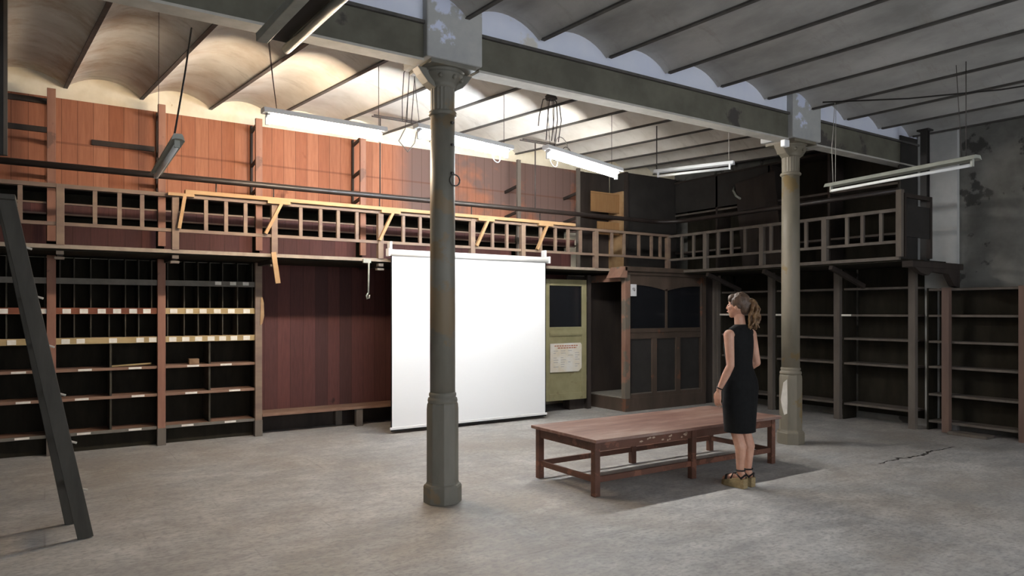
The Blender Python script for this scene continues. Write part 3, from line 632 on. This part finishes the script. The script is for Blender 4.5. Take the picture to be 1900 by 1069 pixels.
# numbered notice on the booth corner
p = thing('notice', 'small white paper notice on the booth\'s upper corner', 'notice', (7.63, BY0-.01, 1.79))
build('sheet', MB().box(7.572, 7.70, BY0-.008, BY0-.005, 1.79, 1.975), 'paper', p)
b = MB()
for pp, q in (((7.615, 1.91), (7.655, 1.915)), ((7.655, 1.915), (7.665, 1.885)), ((7.665, 1.885), (7.65, 1.865)), ((7.62, 1.905), (7.63, 1.885)), ((7.63, 1.885), (7.655, 1.885))):
    b.beam((pp[0], BY0-.009, pp[1]), (q[0], BY0-.009, q[1]), .009, .002, up=(0, 1, 0))
build('numeral', b, 'ink', p)

# ------------------------------------------------------------ projection screen
YS = 8.3
t = thing('projection_screen', 'large white pull-down projection screen hanging from the gallery edge', 'projection screen', (4.85, YS, .05))
build('fabric', MB().box(3.67, 6.07, YS-.002, YS+.001, .075, 2.27), 'screen', t)
for x in (3.655, 6.07): build('edge_band', MB().box(x, x+.015, YS-.002, YS+.001, .075, 2.27), 'black', t)
b = MB().tube([(3.62, YS, 2.30), (6.12, YS, 2.30)], .042, 14); build('roller_case', b, 'screen_metal', t)
for x in (3.605, 6.11): build('end_cap', MB().box(x, x+.025, YS-.05, YS+.05, 2.25, 2.35), 'screen_metal', t, bevel=.006)
for x in (3.65, 6.07): build('hanging_bracket', MB().box(x-.01, x+.02, YS-.01, YS+.08, 2.34, 2.44), 'screen_metal', t)
build('bottom_bar', MB().box(3.64, 6.10, YS-.014, YS+.014, .05, .082), 'screen_metal', t, bevel=.004)
build('painted_bar_shadow', MB().box(3.66, 6.08, YS-.012, YS+.012, .03, .05), 'black', t)  # solid black strip standing in for the shadow beneath the bar

# ------------------------------------------------------------ lamps
def fixture(name, label, p, q, kind, group, w=.10, cords=(), tube_drop=.055, mat='fixture'):
    """batten of enamelled steel from p to q with its tube hanging below"""
    p = Vector(p); q = Vector(q); mid = (p+q)/2; d = (q-p).normalized(); sd = d.cross(Vector((0, 0, 1))).normalized()
    t = thing(name, label, 'lamp', mid, group)
    lit_ = kind != 'dead'; tube_drop = 0.0 if lit_ else tube_drop
    fw = sd if sd.y < 0 else -sd
    b = MB(); prof = [(-w/2, -.012), (-w*.36, .022), (-w*.28, .03), (w*.28, .03), (w*.36, .022), (w/2, -.012), (w*.36, -.006), (w*.2, .0), (-w*.2, .0), (-w*.36, -.006)]
    b.loft([[c+sd*a+Vector((0, 0, h)) for a, h in prof] for c in (p, q)], smooth=False) if not lit_ else b.loft([[c+fw*a+Vector((0, 0, h)) for a, h in ((-.040, .030), (.085, .024), (.092, .034), (.080, .070), (-.030, .076), (-.046, .066))] for c in (p, q)], smooth=False)
    build('housing', b, mat, t)
    for c, s in ((p, 1), (q, -1)):
        e = c+d*s*.05; b = MB()
        if lit_: b.beam(e+fw*.05+Vector((0, 0, .028)), e-fw*.024+Vector((0, 0, .0)), .022, .05, up=(0, 0, 1)).beam(e+Vector((0, 0, .01)), e+Vector((0, 0, -.072)), .022, .04, up=d)
        else: b.beam(e, e+Vector((0, 0, -tube_drop-.015)), .03, .02, up=d)
        build('lamp_holder', b, mat, t)
    lit = 'lit_'+kind if kind != 'dead' else 'deadtube'
    for o in ((0, .036) if lit_ else (0,)):
        b = MB(); b.tube([p+d*.055-Vector((0, 0, tube_drop+o)), q-d*.055-Vector((0, 0, tube_drop+o))], .019 if lit_ else .016, 10); build('tube', b, lit, t)
    for c in cords:
        b = MB(); b.tube(c[0], c[1], 6); build('suspension_cord', b, c[2] if len(c) > 2 else 'cable', t)
    return t
LG = 'lit twin-tube lamps hanging in a row'
def zc(x, y): return rz(y)+.1
def drop(x, y, z, x2=None, y2=None, r=.003, m='rod'):
    x2 = x if x2 is None else x2; y2 = y if y2 is None else y2
    return ([(x2, y2, zc(x2, y2)+.05), ((x+x2)/2, (y+y2)/2, (z+zc(x2, y2))/2), (x, y, z)], r, m)
def swag(pts, r=.003, m='rod'):
    out = []
    for i in range(len(pts)-1):
        for k in range(6):
            a = Vector(pts[i]); c = Vector(pts[i+1]); u = k/6; v = a.lerp(c, u); out.append(v)
    out.append(Vector(pts[-1])); return (out, r, m)
def loop(c, r, m='wcable', th=.005, a0=0, sweep=2*PI):
    c = Vector(c); return ([c+Vector((r*.7*math.cos(a0+sweep*i/16), .25*r*math.sin(a0+sweep*i/16), r*math.sin(a0+sweep*i/16))) for i in range(17)], th, m)
YL = 6.66
fixture('fluorescent_lamp', 'lit warm white lamp, leftmost of the glowing row near the back wall', (1.66, YL, 3.345), (2.86, YL, 3.33), 'warm', LG, mat='fixture_w',
        cords=[drop(1.80, YL, 3.37, 1.66, 6.5), drop(1.80, YL, 3.37, 1.70, 6.6), drop(2.8, YL, 3.38)])
fixture('fluorescent_lamp', 'lit bluish white lamp passing behind the near iron column', (3.20, YL, 3.425), (4.38, YL, 3.345), 'cool', LG, mat='fixture_w',
        cords=[drop(3.26, YL, 3.44, 3.10, 6.5), drop(3.1, YL+.02, 3.44, 3.12, 6.6), drop(4.3, YL, 3.37), swag([(3.1, YL+.02, 3.44), (3.02, YL, 3.3), (3.12, YL, 3.2), (3.2, YL, 3.3), (3.22, YL, 3.42)], .005, 'wcable'), loop((4.2, YL, 3.28), .07)])
fixture('fluorescent_lamp', 'lit neutral white lamp, rightmost and lowest of the glowing row', (4.86, YL, 3.42), (6.02, YL, 3.275), 'neut', LG, mat='fixture_w',
        cords=[drop(4.95, YL, 3.43, 4.85, 6.6), drop(5.02, YL, 3.43, 4.92, 6.6), drop(5.9, YL, 3.3), loop((5.12, YL, 3.5), .13), loop((5.2, YL, 3.42), .1, 'rod', .004), loop((5.0, YL, 3.32), .07)])
t = thing('ceiling_rose', 'dark cable rosette on the vault above the bluish lamp', 'cable fitting', (3.1, 6.6, 4.0), 'ceiling cable rosettes')
build('body', MB().lathe(3.1, 6.6, [(.05, 4.03), (.055, 4.06), (.03, 4.1)], 12), 'rod', t)
for i in range(3):
    build('cable', MB().tube([(3.1, 6.6, 4.05), (3.04+.06*i, 6.58, 3.98), (3.03+.06*i, 6.6, 3.7), (3.05+.05*i, 6.64, 3.5)], .004, 5), 'rod', t)
t = thing('ceiling_rose', 'dark cable rosette on the vault with cables fanning down to the right lamp', 'cable fitting', (4.9, 6.6, 4.0), 'ceiling cable rosettes')
build('body', MB().lathe(4.92, 6.6, [(.07, 4.02), (.075, 4.06), (.03, 4.1)], 12), 'rod', t)
for i, dx in enumerate((-.16, -.05, .03, .08, .13)):
    build('cable', MB().tube([(4.92, 6.6, 4.05), (4.92+dx*.8, 6.59, 4.0), (4.92+dx*1.1, 6.6, 3.8), (4.92+dx, 6.64, 3.55 if i else 3.7)], .006, 5), 'rod', t)
t = thing('ceiling_rose', 'dark smoky cable rosette on the vault above the warm lamp', 'cable fitting', (1.62, 6.5, 4.0), 'ceiling cable rosettes')
build('body', MB().lathe(1.62, 6.5, [(.05, 4.01), (.055, 4.05), (.03, 4.1)], 12), 'rod', t)

UG = 'unlit fluorescent lamps'
fixture('fluorescent_lamp', 'large unlit lamp hanging at the upper right in front of the farther column', (7.43, 4.72, 2.975), (7.25, 3.09, 2.985), 'dead', UG, w=.13,
        cords=[([(7.42, 4.62, 3.92), (7.42, 4.66, 3.4), (7.38, 4.62, 3.0)], .004, 'wcable'), ([(7.50, 4.66, 3.92), (7.49, 4.66, 3.0)], .003, 'wcable'), ([(7.27, 3.2, 3.92), (7.27, 3.2, 3.0)], .004, 'rod'), ([(7.3, 3.3, 3.92), (7.28, 3.24, 3.0)], .003, 'rod')])
fixture('fluorescent_lamp', 'small white unlit lamp hanging between the columns near the far corner', (6.60, 6.62, 3.36), (7.0, 5.68, 3.36), 'dead', UG, mat='fixture_w', w=.09,
        cords=[([(6.62, 6.6, 3.96), (6.62, 6.6, 3.38)], .007, 'rod'), ([(6.98, 5.74, 3.95), (6.98, 5.74, 3.38)], .004, 'wcable')])
t = thing('fluorescent_lamp', 'long unlit trough lamp close overhead at the top left, under the girder', 'lamp', (1.10, 3.2, 3.1), UG)
build('side_rail', MB().beam((1.015, 4.08, 3.09), (1.10, 2.2, 3.11), .062, .05), 'fixture', t, bevel=.004)
build('channel', MB().beam((1.10, 4.12, 3.125), (1.19, 2.2, 3.145), .16, .03), 'black', t)
build('tube', MB().tube([(1.175, 4.16, 3.085), (1.27, 2.2, 3.105)], .027, 10), 'fixture', t)
for y in (2.6, 3.9): build('suspension_cord', MB().tube([(1.1, y, 3.14), (1.1, y, 3.95)], .004, 6), 'rod', t)
fixture('fluorescent_lamp', 'grey unlit lamp tube seen almost end-on, hanging on a black cord at left', (.70, 5.95, 2.60), (.665, 4.62, 2.59), 'dead', UG, w=.075, tube_drop=.03,
        cords=[([(.84, 5.25, 3.5), (.76, 5.0, 3.1), (.66, 4.75, 2.62)], .006, 'cable'), ([(.70, 5.75, 3.95), (.70, 5.8, 2.62)], .002, 'rod')])
tag(build('ceiling_cable', MB().tube([(7.15, 4.6, 3.86), (7.6, 3.9, 3.80), (8.0, 3.2, 3.78), (8.2, 2.6, 3.78), (8.5, 1.9, 3.86)], .008, 6), 'cable'), 'slack black cable slung under the vaults at the upper right', 'cable')

# dark duct board hanging at the left edge
t = thing('vertical_board', 'tall dark board hanging from the ceiling at the left frame edge', 'board', (-.3, 7.0, 2.81))
build('board', MB().box(-.40, -.275, 6.96, 7.02, 2.81, 4.08), 'boothpanel', t); build('edge_strip', MB().box(-.275, -.25, 6.95, 7.02, 2.81, 4.08), 'greywood', t)

# ------------------------------------------------------------ stepladder
t = thing('stepladder', 'tall grey weathered wooden stepladder cut by the left frame edge', 'ladder', (-.2, 5.87, 0))
for (fx, fy, tx, ty) in ((.235, 5.66, -.21, 5.72), (.17, 6.10, -.23, 6.04)):
    build('rail', MB().beam((fx, fy, 0), (tx, ty, 2.3), .038, .095, up=(1, 0, .2)), 'ladder', t, bevel=.004)
for i in range(1, 7):
    u = i/7; x = .235+(-.445)*u; z = 2.3*u
    r = build('step', MB().box(x-.05, x+.045, 5.665+.06*u, 6.09-.05*u, z-.012, z+.012), 'ladder', t)
    build('step_bolt', MB().tube([(x+.02, 5.66+.055*u, z+.02), (x+.075, 5.65+.055*u, z-.0)], .008, 6), 'tip', r)
for (fx, fy, tx, ty) in ((-.95, 5.66, -.25, 5.72), (-.95, 6.10, -.25, 6.04)):
    build('rear_leg', MB().beam((fx, fy, 0), (tx, ty, 2.26), .03, .05, up=(1, 0, .2)), 'ladder', t)
build('rear_brace', MB().box(-.83, -.79, 5.66, 6.10, .45, .5), 'ladder', t)
build('top_cap', MB().box(-.36, -.16, 5.66, 6.1, 2.29, 2.325), 'ladder', t, bevel=.006)

# ------------------------------------------------------------ low table
TX0, TX1, TY0, TY1, TZ = 3.86, 6.2, 4.56, 5.36, .49
t = thing('low_table', 'long low red-brown worn wooden table with six legs beside the woman', 'table', ((TX0+TX1)/2, (TY0+TY1)/2, 0))
build('tabletop', MB().box(TX0-.06, TX1+.06, TY0-.08, TY1+.06, TZ-.028, TZ), 'tabletop', t, bevel=.004)
for x in (TX0, 5.03, TX1):
    for y in (TY0, TY1): build('leg', MB().box(x-.029, x+.029, y-.029, y+.029, 0, TZ-.028), 'tablewood', t, bevel=.005)
for y in (TY0, TY1):
    build('apron', MB().box(TX0, TX1, y-.018, y+.018, TZ-.11, TZ-.028), 'tablewood', t)
    build('stretcher', MB().box(TX0, TX1, y-.014, y+.014, .115, .165), 'tablewood', t, bevel=.004)
for x in (TX0, TX1):
    build('apron', MB().box(x-.018, x+.018, TY0, TY1, TZ-.11, TZ-.028), 'tablewood', t)
    build('stretcher', MB().box(x-.014, x+.014, TY0, TY1, .115, .165), 'tablewood', t, bevel=.004)
random.seed(5)
for i in range(14):
    x = random.uniform(4.35, 4.95); z = TZ-.075+random.uniform(-.022, .022); w = random.uniform(.008, .025)
    b = MB(); b.prism([(x-w, z-.004), (x, z-.008), (x+w, z), (x+w*.3, z+.009), (x-w*.7, z+.006)], TY0-.0195, TY0-.0175)
    build('paint_chip', b, 'chip', t)

# ------------------------------------------------------------ the woman
def remesh(o, vox, smooth=6):
    r = o.modifiers.new('union', 'REMESH'); r.mode = 'VOXEL'; r.voxel_size = vox; r.use_smooth_shade = True
    s = o.modifiers.new('soften', 'CORRECTIVE_SMOOTH' if False else 'SMOOTH'); s.factor = .5; s.iterations = smooth
WX, WY = 5.17, 4.13
wt = thing('woman', 'woman with light brown ponytail in a black sleeveless dress watching the screen', 'person', (WX, WY, 0), rz=math.radians(4))
def wb(name, mb, mat, parent=None, bevel=0):
    # shapes given in the woman's own frame: x to her right, y forwards, z up
    parent = parent or wt
    me = bpy.data.meshes.new(name); me.from_pydata([tuple(v) for v in mb.v], [], mb.f)
    for i, p in enumerate(me.polygons): p.use_smooth = mb.sm[i]; p.material_index = mb.mi[i]
    me.materials.append(M[mat]); bm = bmesh.new(); bm.from_mesh(me); bmesh.ops.recalc_face_normals(bm, faces=bm.faces); bm.to_mesh(me); bm.free()
    o = bpy.data.objects.new(name, me); COL.objects.link(o); o.parent = parent
    if bevel:
        q = o.modifiers.new('bevel', 'BEVEL'); q.width = bevel; q.segments = 2
    return o
HC = Vector((-.005, .015, 1.605)); HR = Matrix.Rotation(math.radians(20), 3, 'Z')       # head turned to her left
def hp(x, y, z): return HC+HR @ Vector((x, y, z))
b = MB()
# torso
for z, rx_, ry_, yo in ((.93, .15, .10, 0), (.86, .15, .10, -.005), (.99, .135, .088, 0), (1.06, .112, .075, .005), (1.14, .112, .076, .01), (1.22, .125, .082, .012), (1.30, .128, .078, .008), (1.35, .118, .06, 0)):
    b.ell((0, yo, z), (rx_, ry_, .085))
for s in (-1, 1):
    b.ell((s*.062, .06, 1.22), (.05, .045, .05)); b.ell((s*.065, -.05, .90), (.075, .055, .08))
    b.caps((s*.05, 0, 1.375), (s*.148, -.005, 1.355), .04, .042)
b.caps((0, -.01, 1.38), (-.003, .0, 1.50), .052, .047); b.caps((0, 0, 1.39), (0, 0, 1.34), .06, .085)
# head
b.ell(hp(0, -.008, .012), (.072, .09, .098), HR); b.ell(hp(0, .03, -.035), (.055, .058, .07), HR); b.ell(hp(0, .055, -.085), (.026, .024, .022), HR)
b.caps(hp(0, .084, .01), hp(0, .096, -.022), .008, .011); b.ell(hp(0, .082, -.052), (.022, .012, .012), HR)
b.ell(hp(0, .055, .045), (.05, .028, .035), HR)
for s in (-1, 1): b.ell(hp(s*.072, -.005, -.012), (.01, .018, .03), HR); b.ell(hp(s*.035, .06, -.02), (.022, .022, .025), HR)
# arms
def arm(sh, el, wr):
    b.caps(sh, Vector(sh).lerp(Vector(el), .4), .046, .041); b.caps(Vector(sh).lerp(Vector(el), .4), el, .041, .034)
    b.caps(el, Vector(el).lerp(Vector(wr), .35), .034, .035); b.caps(Vector(el).lerp(Vector(wr), .35), wr, .035, .023)
LS, LE, LW = (-.168, -.005, 1.35), (-.20, -.045, 1.085), (-.235, .05, .865)
arm(LS, LE, LW)
def hand(wr, d, out, sp):
    """palm and five fingers: d along the hand, out the palm normal, sp across towards the thumb"""
    wr = Vector(wr); d = Vector(d).normalized(); sp = (Vector(sp)-d*Vector(sp).dot(d)).normalized(); out = d.cross(sp).normalized()
    for k in range(4): b.caps(wr+sp*(.004-.004*k), wr+d*.078+sp*(.03-.019*k), .015, .0115, 10)
    for k, (L, cu) in enumerate(((.068, .35), (.078, .42), (.072, .5), (.056, .6))):
        base = wr+d*.082+sp*(.031-.0195*k); p0 = base; dd = d.copy()
        for j, f in enumerate((.45, .32, .23)):
            dd = (dd+out*cu*(.35+.5*j)).normalized(); p1 = p0+dd*L*f; b.caps(p0, p1, .0092-.001*j, .0085-.001*j, 8); p0 = p1
    p0 = wr+d*.02+sp*.018; dd = (d*.75+sp*.75+out*.2).normalized(); p1 = p0+dd*.042; b.caps(p0, p1, .013, .0105, 8)
    dd = (d*.9+sp*.35+out*.35).normalized(); p2 = p1+dd*.03; b.caps(p1, p2, .0102, .009, 8); dd = (d+out*.4).normalized(); b.caps(p2, p2+dd*.024, .009, .0075, 8)
hand(LW, (-.05, .10, -1), None, (.12, 1, 0))
RS, RE, RW = (.168, -.005, 1.35), (.215, -.03, 1.09), (.175, .15, .97)
arm(RS, RE, RW); hand(RW, (-.1, .9, -.3), None, (0, .1, 1))
# legs
for s, yo in ((-1, -.03), (1, -.035)):
    b.caps((s*.075, 0, .86), (s*.062, yo*.5+.01, .50), .08, .052); b.caps((s*.062, yo*.5+.012, .50), (s*.058, yo-.02, .36), .05, .051)
    b.caps((s*.058, yo-.02, .36), (s*.052, yo-.01, .145), .049, .032)
    b.ell((s*.06, yo*.5+.03, .50), (.042, .035, .05))
    b.caps((s*.052, yo-.03, .11), (s*.052, yo-.01, .145), .031, .031); b.caps((s*.052, yo-.02, .105), (s*.058, yo+.10, .075), .03, .026); b.caps((s*.058, yo+.09, .07), (s*.06, yo+.145, .062), .028, .02)
    for k in range(5): b.caps((s*(.04+.010*k), yo+.145, .06), (s*(.038+.0105*k), yo+.178-.006*k, .056), .0085, .0075, 8)
body = wb('body', b, 'skin'); remesh(body, .0048, 3)
# dress
def ring(z, rx_, ry_, yo=0, xo=0, n=36, dip=None):
    return [Vector((xo+rx_*math.cos(2*PI*k/n), yo+ry_*math.sin(2*PI*k/n), z+(dip(k/n) if dip else 0))) for k in range(n)]
b = MB()
prof = [(.485, .148, .128, 0), (.52, .15, .13, 0), (.6, .156, .134, 0), (.7, .166, .138, 0), (.80, .178, .14, -.003), (.88, .184, .142, -.006), (.95, .176, .134, -.004), (1.02, .152, .112, 0), (1.07, .138, .100, .004), (1.12, .138, .102, .008), (1.18, .146, .112, .012), (1.24, .153, .118, .014), (1.29, .155, .112, .01), (1.33, .152, .098, .004)]
b.loft([ring(*p[:3], p[3]) for p in prof]); 
for s in (-1, 1):
    b.caps((s*.06, -.005, 1.382), (s*.112, -.005, 1.366), .056, .052)
b.loft([ring(*p[:3], p[3]) for p in ((1.28, .15, .11, .008), (1.33, .155, .1, .004), (1.37, .145, .088, 0), (1.405, .115, .075, -.004), (1.43, .07, .062, -.008), (1.44, .055, .055, -.008))])
dr = wb('dress', b, 'dress'); remesh(dr, .006, 4)
b = MB(); b.box(.066, .070, -.117, -.09, .487, .60); wb('back_slit', b, 'black')
# hair: cap on the skull and a loose curly ponytail
b = MB(); b.ell(hp(0, -.02, .032), (.083, .094, .092), HR); b.ell(hp(0, -.06, -.005), (.07, .06, .078), HR); b.ell(hp(0, .035, .075), (.06, .052, .034), HR); b.ell(hp(-.03, .05, .06), (.035, .03, .03), HR)
for s in (-1, 1): b.ell(hp(s*.066, -.01, .035), (.02, .05, .05), HR); b.caps(hp(s*.07, .02, .05), hp(s*.075, -.03, -.015), .012, .012)
random.seed(11)
for i in range(26):
    a = random.uniform(-1.2, 1.2); p = hp(.08*math.sin(a), -.02-.03*random.random(), .11*math.cos(a)*.9+.02); q = hp(.03*math.sin(a), -.115, .02)
    b.caps(p, q, .009, .009, 6)
hr = wb('hair', b, 'hair2'); remesh(hr, .0045, 2)
b = MB(); tie = hp(0.0, -.118, .045)
b.ell(tie, (.024, .024, .024))
for i in range(60):
    a = random.uniform(0, 2*PI); rr = random.uniform(.0, .05); L = random.uniform(.15, .255)
    p = tie.copy(); ph = random.uniform(0, 6); n = 9; cx_ = tie.x+.012+rr*math.cos(a)*1.1; cy_ = tie.y-.022+rr*math.sin(a)
    for k in range(1, n+1):
        u = k/n; q = Vector((tie.x+(cx_-tie.x)*min(1, u*2.2)+.012*math.sin(ph+u*9), tie.y+(cy_-tie.y)*min(1, u*2.2)+.012*math.cos(ph+u*9), tie.z+.02*math.sin(min(1, u*3)*PI)-L*u))
        b.caps(p, q, .0125*(1.1-.5*u), .0125*(1.05-.5*u), 6); p = q
pt = wb('ponytail', b, 'hair'); remesh(pt, .0042, 1)
b = MB(); b.tube([tie+Vector((.02*math.cos(a), .01, .02*math.sin(a))) for a in [i*PI/5 for i in range(11)]], .006, 6); wb('hair_tie', b, 'tip')
for s in (-1, 1): b = MB(); b.ell(hp(s*.03, .071, .004), (.010, .008, .006), HR); wb('eye', b, 'eye')
b = MB(); b.ell(hp(0, .092, -.052), (.018, .006, .007), HR); wb('lips', b, 'lips')
b = MB(); lw = Vector(LW); ax = (Vector(LW)-Vector(LE)).normalized(); e1 = ax.cross(Vector((0, 1, 0))).normalized(); e2 = ax.cross(e1)
b.tube([lw-ax*.02+(e1*math.cos(a)+e2*math.sin(a))*.0265 for a in [i*2*PI/18 for i in range(19)]], .006, 6); wb('bracelet', b, 'strap')
# platform sandals
for s, yo in ((-1, -.03), (1, -.035)):
    foot = [(-.032, -.068), (.032, -.068), (.035, .0), (.042, .08), (.04, .13), (.02, .17), (-.01, .175), (-.03, .14), (-.033, .07), (-.03, 0)]
    pts = [(s*.055+(x if s > 0 else -x), y+yo) for x, y in foot]
    def zt(y): return .085 if y < 0 else .085-.04*min(1, y/.15)
    b = MB(); n = len(pts)
    b.add([(x, y, 0) for x, y in pts]+[(x, y, zt(y-yo)) for x, y in pts], [tuple(range(n)), tuple(range(2*n-1, n-1, -1))]+[(i, (i+1) % n, (i+1) % n+n, i+n) for i in range(n)])
    so = wb('sandal', b, 'cork', bevel=.004)
    def strap(ps, w=.007):
        q = MB(); q.tube(ps, w, 6); wb('strap', q, 'strap', so)
    X0 = s*.053
    strap([(X0+.037*math.cos(a), yo-.015+.037*math.sin(a), .155) for a in [i*2*PI/16 for i in range(17)]])
    strap([(X0-.036, yo-.05, .085), (X0-.033, yo+.0, .12), (X0+.03, yo+.04, .125), (X0+.04, yo+.06, .075)])
    strap([(X0+.036, yo-.05, .085), (X0+.033, yo+.0, .12), (X0-.03, yo+.04, .125), (X0-.04, yo+.06, .075)])
    strap([(X0-.035, yo-.04, .09), (X0, yo-.072, .125), (X0+.035, yo-.04, .09)], .008)
    strap([(X0-.042, yo+.11, .06), (X0-.025, yo+.115, .09), (X0+.03, yo+.115, .09), (X0+.045, yo+.11, .06)], .012)
